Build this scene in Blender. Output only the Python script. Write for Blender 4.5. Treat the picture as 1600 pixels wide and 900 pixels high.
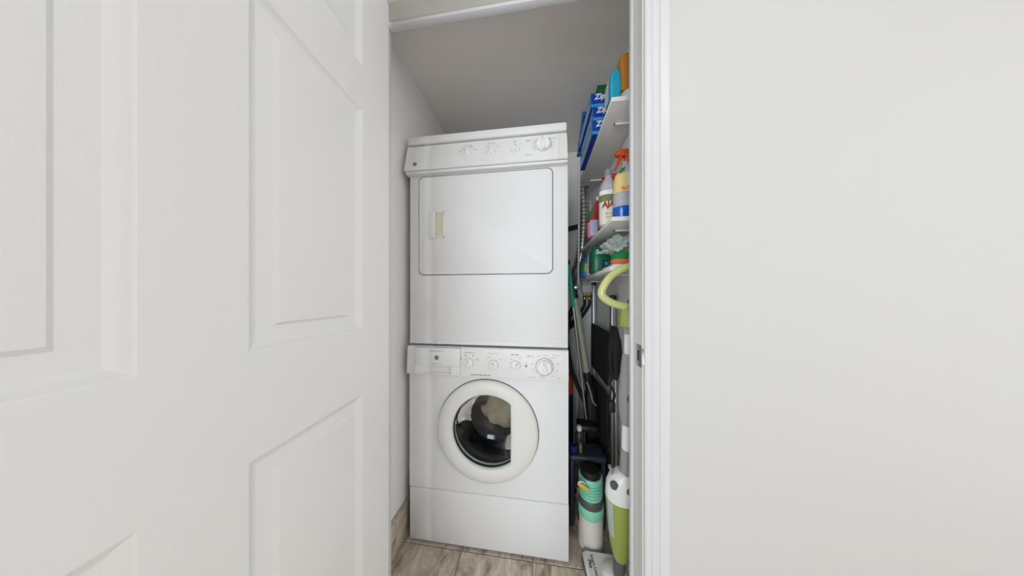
import bpy, bmesh, math, random
from mathutils import Vector, Matrix, noise
random.seed(7)
for o in list(bpy.data.objects): bpy.data.objects.remove(o, do_unlink=True)
scene = bpy.context.scene
C = scene.collection
PI = math.pi
rad = math.radians

# ------------------------------------------------------------------ camera
cam_d = bpy.data.cameras.new('camera')
cam_d.sensor_width = 36.0
cam_d.lens = 332.0 / 1600.0 * 36.0
cam_d.shift_y = 12.0 / 1600.0
cam_d.clip_start = 0.01
cam = bpy.data.objects.new('camera', cam_d)
C.objects.link(cam)
cam.location = (0, 0, 1.113)
cam.rotation_euler = (rad(90), 0, rad(7.2))
scene.camera = cam

# ------------------------------------------------------------------ world, daylight, exposure
world = bpy.data.worlds.new('world'); scene.world = world
world.use_nodes = True
world.node_tree.nodes['Background'].inputs[0].default_value = (0.975, 0.99, 1.0, 1)
world.node_tree.nodes['Background'].inputs[1].default_value = 1.6   # daylight from the open side of the hall
vs = scene.view_settings
vs.view_transform = 'Standard'; vs.look = 'None'; vs.gamma = 1.0
vs.use_curve_mapping = False
vs.exposure = 0.18
WIN_POWER = 64.0        # daylight through the hall window
LAMP_STRENGTH = 8.0   # glow of the hall ceiling lamp
ld = bpy.data.lights.new('window_daylight', 'AREA')
ld.shape = 'RECTANGLE'; ld.size = 1.2; ld.size_y = 1.8; ld.energy = WIN_POWER
ld.color = (0.90, 0.94, 1.0)
lo = bpy.data.objects.new('window_daylight', ld); C.objects.link(lo)
lo.location = (-0.85, -2.62, 1.25); lo.rotation_euler = (rad(90), 0, rad(0))   # just outside the hall window, shining in

# ------------------------------------------------------------------ materials
def lin(c):
    return tuple(((v / 255.0) / 12.92 if v / 255.0 <= 0.04045 else ((v / 255.0 + 0.055) / 1.055) ** 2.4) for v in c)
MATS = {}
def mat(name, rgb, rough=0.5, metal=0.0, var=0.0, vscale=8.0, bump=0.0, bscale=60.0, stretch=(1, 1, 1), spec=0.5, coat=0.0, trans=0.0, emit=0.0):
    if name in MATS: return MATS[name]
    m = bpy.data.materials.new(name); m.use_nodes = True
    nt = m.node_tree; b = nt.nodes['Principled BSDF']
    col = lin(rgb) + (1,)
    b.inputs['Base Color'].default_value = col
    b.inputs['Roughness'].default_value = rough
    b.inputs['Metallic'].default_value = metal
    b.inputs['Specular IOR Level'].default_value = spec
    b.inputs['Coat Weight'].default_value = coat
    b.inputs['Transmission Weight'].default_value = trans
    if emit:
        b.inputs['Emission Color'].default_value = col; b.inputs['Emission Strength'].default_value = emit
    tc = nt.nodes.new('ShaderNodeTexCoord'); mp = nt.nodes.new('ShaderNodeMapping')
    nt.links.new(tc.outputs['Object'], mp.inputs[0]); mp.inputs['Scale'].default_value = stretch
    if var:
        n = nt.nodes.new('ShaderNodeTexNoise'); n.inputs['Scale'].default_value = vscale; n.inputs['Detail'].default_value = 4
        nt.links.new(mp.outputs[0], n.inputs['Vector'])
        r = nt.nodes.new('ShaderNodeMapRange'); r.inputs['To Min'].default_value = 1 - var; r.inputs['To Max'].default_value = 1 + var
        nt.links.new(n.outputs['Fac'], r.inputs[0])
        h = nt.nodes.new('ShaderNodeHueSaturation'); h.inputs['Color'].default_value = col
        nt.links.new(r.outputs[0], h.inputs['Value']); nt.links.new(h.outputs[0], b.inputs['Base Color'])
    if bump:
        n2 = nt.nodes.new('ShaderNodeTexNoise'); n2.inputs['Scale'].default_value = bscale; n2.inputs['Detail'].default_value = 3
        nt.links.new(mp.outputs[0], n2.inputs['Vector'])
        bp = nt.nodes.new('ShaderNodeBump'); bp.inputs['Strength'].default_value = bump; bp.inputs['Distance'].default_value = 0.002
        nt.links.new(n2.outputs['Fac'], bp.inputs['Height']); nt.links.new(bp.outputs[0], b.inputs['Normal'])
    MATS[name] = m
    return m
def clear_mat(name, rgb, gloss_min=0.04, rough=0.02, opacity=0.0):
    """thin clear plastic or glass: transparent film with a fresnel gloss"""
    m = bpy.data.materials.new(name); m.use_nodes = True; nt = m.node_tree
    nt.nodes.remove(nt.nodes['Principled BSDF']); out = nt.nodes['Material Output']
    t = nt.nodes.new('ShaderNodeBsdfTransparent'); t.inputs[0].default_value = lin(rgb) + (1,)
    g = nt.nodes.new('ShaderNodeBsdfGlossy'); g.inputs['Roughness'].default_value = rough
    d = nt.nodes.new('ShaderNodeBsdfDiffuse'); d.inputs[0].default_value = lin(rgb) + (1,)
    mx0 = nt.nodes.new('ShaderNodeMixShader'); mx0.inputs[0].default_value = opacity
    nt.links.new(t.outputs[0], mx0.inputs[1]); nt.links.new(d.outputs[0], mx0.inputs[2])
    f = nt.nodes.new('ShaderNodeFresnel'); f.inputs[0].default_value = 1.45
    ad = nt.nodes.new('ShaderNodeMath'); ad.operation = 'MAXIMUM'; ad.inputs[1].default_value = gloss_min
    nt.links.new(f.outputs[0], ad.inputs[0])
    mx = nt.nodes.new('ShaderNodeMixShader'); nt.links.new(ad.outputs[0], mx.inputs[0])
    nt.links.new(mx0.outputs[0], mx.inputs[1]); nt.links.new(g.outputs[0], mx.inputs[2])
    nt.links.new(mx.outputs[0], out.inputs[0])
    return m

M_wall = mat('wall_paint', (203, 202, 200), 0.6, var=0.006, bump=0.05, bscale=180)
M_cwall = mat('closet_paint', (240, 239, 237), 0.6, var=0.008, bump=0.06, bscale=160)
M_ceil = mat('ceiling_paint', (250, 246, 241), 0.7, var=0.01, bump=0.06, bscale=160)
M_trim = mat('trim_paint', (214, 214, 217), 0.35)
M_jamb = mat('jamb_paint', (216, 213, 208), 0.35, bump=0.02, bscale=90)
M_door_v = mat('door_paint_upright_grain', (234, 234, 233), 0.45, bump=0.10, bscale=26, stretch=(14, 1, 1.2))
M_door_h = mat('door_paint_level_grain', (234, 234, 233), 0.45, bump=0.16, bscale=26, stretch=(1.2, 1, 14))
M_enamel = mat('white_enamel', (230, 230, 232), 0.40, var=0.004, spec=0.4)
M_plast = mat('white_plastic', (233, 233, 233), 0.35)
M_cream = mat('cream_plastic', (229, 228, 224), 0.38)
M_gap = mat('seam_shade_dark', (60, 58, 56), 0.7)  # dark colour standing in for the shade in seams and holes
M_print = mat('grey_print', (150, 150, 150), 0.6)
M_dprint = mat('dark_print', (70, 70, 72), 0.5)
M_mel = mat('white_melamine', (236, 234, 230), 0.4, var=0.01)
M_rod = mat('white_rod', (235, 235, 235), 0.35)
M_steel = mat('brushed_steel', (200, 200, 202), 0.3, metal=1.0, var=0.03, vscale=30)
M_alu = mat('satin_aluminium', (190, 190, 192), 0.38, metal=1.0)
M_black = mat('black_plastic', (22, 22, 24), 0.45)
M_blackfab = mat('black_fabric', (20, 20, 23), 0.9, bump=0.3, bscale=300)
M_navy = mat('navy_plastic', (46, 52, 66), 0.28)
M_dgrey = mat('dark_grey_plastic', (88, 88, 90), 0.4)
M_grey = mat('grey_plastic', (150, 150, 150), 0.42)
M_white = mat('white_abs', (232, 232, 230), 0.28)
M_lime = mat('lime_plastic', (152, 166, 80), 0.28, coat=0.3)
M_limep = mat('pale_lime_plastic', (204, 209, 138), 0.28, coat=0.3)
M_mint = mat('mint_plastic', (146, 222, 192), 0.3)
M_teal = mat('teal_grip', (30, 178, 150), 0.4)
M_sage = mat('sage_grey_tube', (158, 162, 148), 0.35, metal=0.3)
M_ziploc = mat('carton_blue', (20, 62, 165), 0.35)
M_ziplight = mat('carton_cyan', (60, 160, 205), 0.35)
M_zipside = mat('carton_side_pale', (150, 184, 224), 0.4, var=0.25, vscale=25)
M_wtext = mat('white_ink', (245, 245, 245), 0.5)
M_green = mat('dark_green_card', (22, 84, 40), 0.5)
M_sgreen = mat('pack_green', (14, 104, 72), 0.35, var=0.15, vscale=30)
M_turq = mat('turquoise_film', (40, 165, 195), 0.25, var=0.08, vscale=40)
M_pattern = mat('printed_film', (205, 205, 212), 0.35, var=0.4, vscale=60)
M_orangebox = mat('amber_card', (190, 128, 40), 0.55, var=0.12, vscale=6)
M_orange = mat('orange_trigger', (196, 80, 34), 0.4)
M_label = mat('paper_label', (232, 228, 214), 0.5)
M_blueliq = mat('blue_liquid', (20, 92, 190), 0.15)
M_bluep = mat('blue_plastic', (40, 104, 175), 0.4, var=0.2, vscale=40)
M_navyp = mat('navy_print', (24, 34, 74), 0.4)
M_red = mat('red_film', (176, 52, 54), 0.35)
M_pink = mat('pink_film', (214, 150, 176), 0.35)
M_lilac = mat('lilac_label', (186, 182, 208), 0.4)
M_leaf = mat('leaf_green', (40, 130, 60), 0.4)
M_yel = mat('peach_label', (236, 206, 138), 0.4)
M_sponge = mat('sponge_orange', (206, 120, 76), 0.95, bump=0.6, bscale=300)
M_scour = mat('scour_green', (26, 128, 66), 0.95, bump=0.8, bscale=350)
M_foil = mat('foil', (205, 202, 198), 0.25, metal=1.0, bump=0.5, bscale=120)
M_brass = mat('brass', (184, 150, 84), 0.3, metal=1.0)
M_tag = mat('yellow_tag', (226, 190, 90), 0.6)
M_cup = mat('frosted_cup', (226, 222, 214), 0.3, var=0.05, vscale=20)
M_drum = mat('drum_steel', (150, 148, 146), 0.42, metal=0.55)
M_gasket = mat('door_gasket', (64, 62, 60), 0.5)
M_cloth = mat('washed_cloth', (206, 186, 162), 0.95, var=0.25, vscale=14, bump=0.4, bscale=200)
M_clothb = mat('dark_cloth', (34, 38, 48), 0.95, bump=0.4, bscale=200)
M_oranges = mat('orange_bag', (208, 78, 30), 0.4, var=0.2, vscale=30)
M_grout = mat('grout', (150, 138, 124), 0.9, var=0.05)
M_glass = clear_mat('clear_glass', (250, 252, 252))
M_bowl = clear_mat('porthole_glass', (228, 234, 232), 0.05)
M_pet = clear_mat('clear_bottle', (238, 238, 248), 0.06, 0.08, opacity=0.5)
M_film = clear_mat('clear_bag', (230, 240, 236), 0.10, 0.15, opacity=0.55)

def tile_material():
    m = bpy.data.materials.new('travertine_tile'); m.use_nodes = True; nt = m.node_tree
    b = nt.nodes['Principled BSDF']; b.inputs['Roughness'].default_value = 0.45
    tc = nt.nodes.new('ShaderNodeNewGeometry'); oi = nt.nodes.new('ShaderNodeObjectInfo')
    ad = nt.nodes.new('ShaderNodeVectorMath'); ad.operation = 'MULTIPLY_ADD'
    ad.inputs[1].default_value = (1, 1, 1)
    cb = nt.nodes.new('ShaderNodeCombineXYZ'); ml = nt.nodes.new('ShaderNodeMath'); ml.operation = 'MULTIPLY'; ml.inputs[1].default_value = 37.0
    nt.links.new(oi.outputs['Random'], ml.inputs[0]); nt.links.new(ml.outputs[0], cb.inputs[0]); nt.links.new(ml.outputs[0], cb.inputs[2])
    nt.links.new(tc.outputs['Position'], ad.inputs[0]); nt.links.new(cb.outputs[0], ad.inputs[2])
    mp = nt.nodes.new('ShaderNodeMapping'); mp.inputs['Scale'].default_value = (2.3, 1.05, 1.6); mp.inputs['Rotation'].default_value = (0, 0, rad(-24))
    nt.links.new(ad.outputs[0], mp.inputs[0])
    n = nt.nodes.new('ShaderNodeTexNoise'); n.inputs['Scale'].default_value = 7.0; n.inputs['Detail'].default_value = 11; n.inputs['Roughness'].default_value = 0.74; n.inputs['Distortion'].default_value = 0.9
    nt.links.new(mp.outputs[0], n.inputs['Vector'])
    cr = nt.nodes.new('ShaderNodeValToRGB'); e = cr.color_ramp.elements
    e[0].position = 0.36; e[0].color = lin((140, 124, 103)) + (1,)
    e[1].position = 0.66; e[1].color = lin((232, 224, 212)) + (1,)
    k = e.new(0.48); k.color = lin((187, 173, 156)) + (1,)
    k = e.new(0.56); k.color = lin((208, 197, 182)) + (1,)
    nt.links.new(n.outputs['Fac'], cr.inputs[0]); nt.links.new(cr.outputs[0], b.inputs['Base Color'])
    bp = nt.nodes.new('ShaderNodeBump'); bp.inputs['Strength'].default_value = 0.15; bp.inputs['Distance'].default_value = 0.002
    nt.links.new(n.outputs['Fac'], bp.inputs['Height']); nt.links.new(bp.outputs[0], b.inputs['Normal'])
    return m
M_tile = tile_material()

# ------------------------------------------------------------------ helpers
def box(bm, x0, x1, y0, y1, z0, z1, bev=0.0, seg=2, mi=0):
    r = bmesh.ops.create_cube(bm, size=1.0)
    vs_ = r['verts']
    for v in vs_:
        v.co = Vector(((x0 + x1) / 2 + v.co.x * (x1 - x0), (y0 + y1) / 2 + v.co.y * (y1 - y0), (z0 + z1) / 2 + v.co.z * (z1 - z0)))
    fs = set(f for v in vs_ for f in v.link_faces)
    for f in fs: f.material_index = mi
    if bev:
        es = list(set(e for v in vs_ for e in v.link_edges))
        bmesh.ops.bevel(bm, geom=es, offset=bev, segments=seg, affect='EDGES', profile=0.5)
def frame_of(d):
    d = d.normalized()
    a = Vector((0, 0, 1)) if abs(d.z) < 0.9 else Vector((1, 0, 0))
    u = d.cross(a).normalized(); return u, d.cross(u).normalized()
def tube(bm, pts, r, seg=12, closed=False, flat=1.0):
    pts = [Vector(p) for p in pts]; n = len(pts); rings = []
    rr = r if isinstance(r, (list, tuple)) else [r] * n
    u0 = None
    for i, p in enumerate(pts):
        if closed: d = pts[(i + 1) % n] - pts[i - 1]
        else: d = pts[min(i + 1, n - 1)] - pts[max(i - 1, 0)]
        d.normalize()
        if u0 is None: u, v = frame_of(d)
        else:
            u = (u0 - d * u0.dot(d)).normalized(); v = d.cross(u).normalized()
        u0 = u
        rings.append([bm.verts.new(p + (u * math.cos(2 * PI * k / seg) + v * math.sin(2 * PI * k / seg) * flat) * rr[i]) for k in range(seg)])
    m = n if closed else n - 1
    for i in range(m):
        a, b = rings[i], rings[(i + 1) % n]
        for k in range(seg):
            bm.faces.new((a[k], a[(k + 1) % seg], b[(k + 1) % seg], b[k]))
    if not closed:
        bm.faces.new(rings[0][::-1]); bm.faces.new(rings[-1])
def smoothpts(pts, n=6, closed=False):
    P = [Vector(p) for p in pts]; out = []; L = len(P)
    rng = range(L if closed else L - 1)
    for i in rng:
        if closed: p0, p1, p2, p3 = P[i - 1], P[i], P[(i + 1) % L], P[(i + 2) % L]
        else: p0, p1, p2, p3 = P[max(i - 1, 0)], P[i], P[i + 1], P[min(i + 2, L - 1)]
        for k in range(n):
            t = k / n
            out.append(0.5 * ((2 * p1) + (p2 - p0) * t + (2 * p0 - 5 * p1 + 4 * p2 - p3) * t * t + (3 * p1 - p0 - 3 * p2 + p3) * t ** 3))
    if not closed: out.append(P[-1])
    return out
def lathe(bm, prof, o, axis='z', seg=32, cap0=True, cap1=True):
    """prof: (radius, height along axis)"""
    o = Vector(o); rings = []
    for r, h in prof:
        ring = []
        for k in range(seg):
            a = 2 * PI * k / seg; c, s = r * math.cos(a), r * math.sin(a)
            if axis == 'z': p = Vector((c, s, h))
            elif axis == 'y': p = Vector((c, h, s))
            else: p = Vector((h, c, s))
            ring.append(bm.verts.new(o + p))
        rings.append(ring)
    for a, b in zip(rings, rings[1:]):
        for k in range(seg): bm.faces.new((a[k], a[(k + 1) % seg], b[(k + 1) % seg], b[k]))
    if cap0: bm.faces.new(rings[0][::-1])
    if cap1: bm.faces.new(rings[-1])
def loft(bm, secs, seg=28, p=2.0, a0=None, a1=None):
    """secs: (z, cx, cy, rx, ry) superellipse sections; a0..a1 makes an open shell"""
    rings = []
    full = a0 is None
    n = seg if full else seg + 1
    for z, cx, cy, rx, ry in secs:
        ring = []
        for k in range(n):
            a = 2 * PI * k / seg if full else a0 + (a1 - a0) * k / seg
            c, s = math.cos(a), math.sin(a)
            q = (abs(c) ** p + abs(s) ** p) ** (-1 / p)
            ring.append(bm.verts.new((cx + rx * c * q, cy + ry * s * q, z)))
        rings.append(ring)
    for a, b in zip(rings, rings[1:]):
        for k in range(seg if full else seg):
            bm.faces.new((a[k], a[(k + 1) % n], b[(k + 1) % n], b[k]))
    if full:
        bm.faces.new(rings[0][::-1]); bm.faces.new(rings[-1])
def prism(bm, poly, y0, y1, bev=0.0):
    """poly in (x,z), extruded from y0 (front) to y1"""
    a = [bm.verts.new((x, y0, z)) for x, z in poly]; b = [bm.verts.new((x, y1, z)) for x, z in poly]
    n = len(poly)
    f0 = bm.faces.new(a); f1 = bm.faces.new(b[::-1])
    for k in range(n): bm.faces.new((a[k], b[k], b[(k + 1) % n], a[(k + 1) % n]))
    if bev:
        bmesh.ops.bevel(bm, geom=list(f0.edges), offset=bev, segments=2, affect='EDGES', profile=0.5)
def rrect(x0, x1, z0, z1, r, n=6):
    P = []
    for cx, cz, a in ((x1 - r, z1 - r, 0), (x0 + r, z1 - r, 90), (x0 + r, z0 + r, 180), (x1 - r, z0 + r, 270)):
        for k in range(n + 1):
            t = rad(a + 90 * k / n); P.append((cx + r * math.cos(t), cz + r * math.sin(t)))
    return P
def obj(name, bm, m, parent=None, smooth=True, angle=35):
    bmesh.ops.recalc_face_normals(bm, faces=bm.faces[:])
    me = bpy.data.meshes.new(name)
    base = Vector(parent['_base']) if parent is not None and '_base' in parent else None
    if base is not None: bmesh.ops.translate(bm, vec=-base, verts=bm.verts[:])
    bm.to_mesh(me); bm.free()
    for mm in (m if isinstance(m, (list, tuple)) else [m]): me.materials.append(mm)
    if smooth:
        me.polygons.foreach_set('use_smooth', [True] * len(me.polygons))
        me.set_sharp_from_angle(angle=rad(angle))
    o = bpy.data.objects.new(name, me); C.objects.link(o)
    if parent is not None:
        o.parent = parent
        if '_base' in parent: o['_base'] = list(parent['_base'])
    return o
def B(): return bmesh.new()
def tag(o, label, cat, group=None):
    o['label'] = label; o['category'] = cat
    if group: o['group'] = group
    return o
def thing(name, label, cat, loc, group=None):
    o = bpy.data.objects.new(name, None); C.objects.link(o)
    o.location = loc; o['_base'] = list(loc); o.empty_display_size = 0.05
    return tag(o, label, cat, group)
def struct(name, bm, m, parent=None, **k):
    o = obj(name, bm, m, parent, **k)
    if parent is None: o['kind'] = 'structure'
    return o
def part(name, m, parent, fn, *a, **k):
    sm = k.pop('angle', 35); bm = B(); fn(bm, *a, **k); return obj(name, bm, m, parent, angle=sm)
def text(name, s, size, M4, m, parent, depth=0.0004, shear=0.0, bold=0.0, align='CENTER'):
    cu = bpy.data.curves.new(name, 'FONT'); cu.body = s; cu.size = size; cu.extrude = depth; cu.shear = shear; cu.offset = bold
    cu.align_x = align; cu.align_y = 'CENTER'; cu.resolution_u = 3
    t = bpy.data.objects.new(name + '_tmp', cu)
    C.objects.link(t)
    dg = bpy.context.evaluated_depsgraph_get(); dg.update()
    me = bpy.data.meshes.new_from_object(t.evaluated_get(dg)); me.name = name
    bpy.data.objects.remove(t, do_unlink=True); bpy.data.curves.remove(cu)
    me.transform(M4)
    if parent is not None and '_base' in parent: me.transform(Matrix.Translation(-Vector(parent['_base'])))
    me.materials.clear(); me.materials.append(m)
    o = bpy.data.objects.new(name, me); C.objects.link(o); o.parent = parent
    return o
def facing(x, y, z, tilt=0.0, spin=0.0):     # text that reads from the hall side (-Y)
    return Matrix.Translation((x, y, z)) @ Matrix.Rotation(rad(90) + tilt, 4, 'X') @ Matrix.Rotation(spin, 4, 'Z')

# ------------------------------------------------------------------ the setting
YF, YB = 0.655, 0.725        # hall face and closet face of the partition
JL, JR, JT = -0.554, 0.295, 2.098   # finished door opening
CL, CR, CB, CZ = -0.62, 0.385, 1.64, 2.19  # closet left, right, back, ceiling
HL, HR, HB, HZ = -1.75, 2.35, -2.5, 2.46   # hall

bm = B()
box(bm, HL - 0.1, JL - 0.018, YF, YB, 0, HZ); box(bm, JR + 0.018, HR + 0.1, YF, YB, 0, HZ); box(bm, JL - 0.018, JR + 0.018, YF, YB, JT + 0.018, HZ)
struct('wall_front', bm, M_wall, smooth=False)
for nm, a in (('wall_left', (CL - 0.1, CL, YB, CB + 0.1, -0.02, CZ + 0.1)), ('wall_right', (CR, CR + 0.1, YB, CB + 0.1, -0.02, CZ + 0.1)),
              ('wall_back', (CL, CR, CB, CB + 0.1, -0.02, CZ + 0.1))):
    bm = B(); box(bm, *a); struct(nm, bm, M_cwall, smooth=False)
bm = B(); box(bm, CL, CR, YB, CB, CZ, CZ + 0.1); struct('ceiling_closet', bm, M_ceil, smooth=False)
bm = B(); box(bm, HL - 0.1, HR + 0.1, HB - 0.1, YF, HZ, HZ + 0.1); struct('ceiling_hall', bm, M_wall, smooth=False)
WX0, WX1, WZ0, WZ1 = -1.45, -0.25, 0.35, 2.15
bm = B()
box(bm, HL, WX0, HB - 0.1, HB, 0, HZ); box(bm, WX1, HR, HB - 0.1, HB, 0, HZ)
box(bm, WX0, WX1, HB - 0.1, HB, 0, WZ0); box(bm, WX0, WX1, HB - 0.1, HB, WZ1, HZ)
struct('wall_hall_back', bm, M_wall, smooth=False)
bm = B()
wm = (WX0 + WX1) / 2
for a in ((WX0, WX0 + 0.05, WZ0, WZ1), (WX1 - 0.05, WX1, WZ0, WZ1), (WX0 + 0.05, WX1 - 0.05, WZ0, WZ0 + 0.05), (WX0 + 0.05, WX1 - 0.05, WZ1 - 0.05, WZ1), (wm - 0.02, wm + 0.02, WZ0 + 0.05, WZ1 - 0.05)):
    box(bm, a[0], a[1], HB - 0.08, HB - 0.03, a[2], a[3], 0.003)
w1 = struct('window_1', bm, M_trim)
for x0, x1 in ((WX0 + 0.05, wm - 0.02), (wm + 0.02, WX1 - 0.05)):
    part('pane', M_glass, w1, box, x0, x1, HB - 0.058, HB - 0.054, WZ0 + 0.05, WZ1 - 0.05)

# floor: grout bed with one object for each tile
bm = B()
box(bm, HL - 0.1, HR + 0.1, HB - 0.1, YB, -0.05, -0.003); box(bm, CL, CR, YB, CB, -0.05, -0.003)
floor = struct('floor', bm, M_grout, smooth=False)
PX, PY, PT = -0.333, 0.893, 0.308
cache = {}
def tile_piece(parent, x0, x1, y0, y1, z0, z1):
    key = (round(x1 - x0, 4), round(y1 - y0, 4), round(z1 - z0, 4))
    if key not in cache:
        bm = B(); box(bm, -key[0] / 2, key[0] / 2, -key[1] / 2, key[1] / 2, -key[2] / 2, key[2] / 2, 0.0015, 1)
        me = bpy.data.meshes.new('tile'); bm.to_mesh(me); bm.free(); me.materials.append(M_tile); cache[key] = me
    o = bpy.data.objects.new('tile', cache[key]); C.objects.link(o); o.parent = parent
    o.location = ((x0 + x1) / 2, (y0 + y1) / 2, (z0 + z1) / 2)
for i in range(-5, 11):
    for j in range(-13, 4):
        x0, x1 = PX + i * PT + 0.0015, PX + (i + 1) * PT - 0.0015; y0, y1 = PY + j * PT + 0.0015, PY + (j + 1) * PT - 0.0015
        if j >= 0: lo_, hi_ = CL, CR
        else: lo_, hi_ = HL, HR
        if y0 < YF < y1:      # the row under the doorway is cut at the partition
            if i in (-1, 0, 1): x0, x1 = max(x0, CL), min(x1, CR)
            elif x0 > CR or x1 < CL: y1 = YF
        if j < 0 and y1 > YF and (x0 < CL or x1 > CR):
            if x1 < CL or x0 > CR: y1 = YF
            else: x0, x1 = max(x0, CL), min(x1, CR)
        x0, x1 = max(x0, lo_), min(x1, hi_); y0, y1 = max(y0, HB), min(y1, CB)
        if x1 - x0 < 0.012 or y1 - y0 < 0.012: continue
        tile_piece(floor, x0, x1, y0, y1, -0.003, 0.0)
for side, xa, xb in (('left', CL, CL + 0.01), ('right', CR - 0.01, CR)):
    bm = B(); box(bm, xa + (0 if side == 'left' else 0.007), xa + (0.003 if side == 'left' else 0.01), YB, CB, 0, 0.158)
    bb = struct('baseboard_' + side, bm, M_grout, smooth=False)
    y = YB
    for y1 in (0.846, 1.154, 1.462, CB):
        if side == 'left': tile_piece(bb, xa + 0.003, xb, y + 0.0015, y1 - 0.0015, 0.002, 0.16)
        else: tile_piece(bb, xa, xb - 0.003, y + 0.0015, y1 - 0.0015, 0.002, 0.16)
        y = y1

# jamb with stop and strike plate
bm = B()
box(bm, JL - 0.018, JL, YF, YB, 0, JT + 0.018); box(bm, JR, JR + 0.018, YF, YB, 0, JT + 0.018); box(bm, JL, JR, YF, YB, JT, JT + 0.018)
jamb = struct('trim_1', bm, M_jamb, smooth=False)
jamb['label'] = 'cream painted door jamb around the closet opening'
YS = 0.702
part('stop', M_trim, jamb, box, JL, JL + 0.013, YS, YB, 0, JT, 0.003)
part('stop', M_trim, jamb, box, JR - 0.011, JR, YS, 0.718, 0, JT, 0.003)
part('stop', M_trim, jamb, box, JL + 0.013, JR - 0.011, YS, YB, JT - 0.013, JT, 0.003)
def strike(bm):
    x = JR - 0.0012
    y0, y1, z0, z1 = 0.656, 0.694, 0.904, 0.968; hy0, hy1, hz0, hz1 = 0.668, 0.683, 0.921, 0.951
    for a in ((y0, hy0, z0, z1), (hy1, y1, z0, z1), (hy0, hy1, z0, hz0), (hy0, hy1, hz1, z1)):
        box(bm, x, JR + 0.0004, a[0], a[1], a[2], a[3])
    # rounded lip curling round the edge of the jamb
    n = 10; cols = []
    for k in range(n + 1):
        t = k / n; zz = 0.912 + 0.048 * t; w = 0.016 * math.sin(PI * t) ** 0.6 + 0.001
        cols.append([bm.verts.new(q) for q in ((x, 0.657, zz), (x + w * 0.25, 0.653, zz), (x + w, 0.6515 - 0.001, zz), (x + w, 0.6535, zz), (x + 0.001, 0.6575, zz))])
    for a, b in zip(cols, cols[1:]):
        for k in range(5): bm.faces.new((a[k], a[(k + 1) % 5], b[(k + 1) % 5], b[k]))
sp = part('strike_plate', M_steel, jamb, strike); sp['label'] = 'steel strike plate with a curved lip'
part('latch_hole', M_gap, sp, box, JR - 0.0006, JR + 0.0005, 0.668, 0.683, 0.921, 0.951)  # dark patch painted in for the shaded hollow of the hole
for z in (0.9115, 0.960): part('screw', M_alu, sp, lathe, [(0.0032, 0), (0.0025, -0.0008)], (JR - 0.0012, 0.676, z), 'x', 12)

# casing (colonial profile) swept round the opening with mitred corners
prof = [(0.004, 0.0), (0.004, 0.009), (0.008, 0.0115), (0.014, 0.012), (0.0175, 0.0095), (0.021, 0.0095), (0.024, 0.0125), (0.034, 0.0145), (0.040, 0.0125), (0.043, 0.0155), (0.052, 0.0170), (0.062, 0.0165), (0.067, 0.0135), (0.069, 0.009), (0.069, 0.0)]
bm = B(); rows = []
for o_, p_ in prof:
    rows.append([bm.verts.new(q) for q in ((JR + o_, YF - p_, 0), (JR + o_, YF - p_, JT + o_), (JL - o_, YF - p_, JT + o_), (JL - o_, YF - p_, 0))])
for a, b in zip(rows, rows[1:]):
    for k in range(3): bm.faces.new((a[k], a[k + 1], b[k + 1], b[k]))
bm.faces.new([r[0] for r in rows]); bm.faces.new([r[3] for r in rows][::-1])
tr = struct('trim_2', bm, M_trim, angle=25); tr['label'] = 'white moulded casing round the closet doorway'

# hall baseboards
bm = B(); box(bm, JR + 0.071, HR, YF - 0.012, YF, 0, 0.09, 0.003); struct('baseboard_hall_front', bm, M_trim)

# six-panel door, hinged on the left jamb and swung into the hall
DW, DH, DT, DZ = 0.828, 2.078, 0.035, 0.012
door = bpy.data.objects.new('door_1', None); C.objects.link(door)
door.location = (-0.5, YF, 0); door.rotation_euler = (0, 0, rad(-85.9)); door['kind'] = 'structure'
tag(door, 'white six-panel door standing open beside the laundry closet', 'door')
US = [(0.114, 0.364), (0.464, 0.714)]; ZS = [(0.24, 0.838), (1.017, 1.637), (1.757, 1.960)]
bm = B()
cuts_u = [0, 0.114, 0.364, 0.464, 0.714, DW]; cuts_z = [DZ, 0.24, 0.838, 1.017, 1.637, 1.757, 1.960, DZ + DH]
for i in range(5):
    for j in range(7):
        if i in (1, 3) and j in (1, 3, 5): continue
        for y in (0.0, -DT):
            q = [bm.verts.new((u, y, z)) for u, z in ((cuts_u[i], cuts_z[j]), (cuts_u[i + 1], cuts_z[j]), (cuts_u[i + 1], cuts_z[j + 1]), (cuts_u[i], cuts_z[j + 1]))]
            f = bm.faces.new(q if y < -0.01 else q[::-1])
            f.material_index = 0 if i in (0, 4) or (i == 2 and j in (1, 3, 5)) else 1
for u in (0, DW):
    bm.faces.new([bm.verts.new(q) for q in ((u, 0, DZ), (u, -DT, DZ), (u, -DT, DZ + DH), (u, 0, DZ + DH))])
for z in (DZ, DZ + DH):
    bm.faces.new([bm.verts.new(q) for q in ((0, 0, z), (DW, 0, z), (DW, -DT, z), (0, -DT, z))])
bmesh.ops.remove_doubles(bm, verts=bm.verts[:], dist=1e-5)
obj('slab', bm, [M_door_v, M_door_h], door, smooth=False)
pp = [(0, 0), (0.003, -0.0012), (0.006, -0.0045), (0.012, -0.0085), (0.017, -0.0102), (0.021, -0.0100), (0.041, -0.0092), (0.0435, -0.0065), (0.047, -0.0022), (0.050, -0.0018)]
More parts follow.
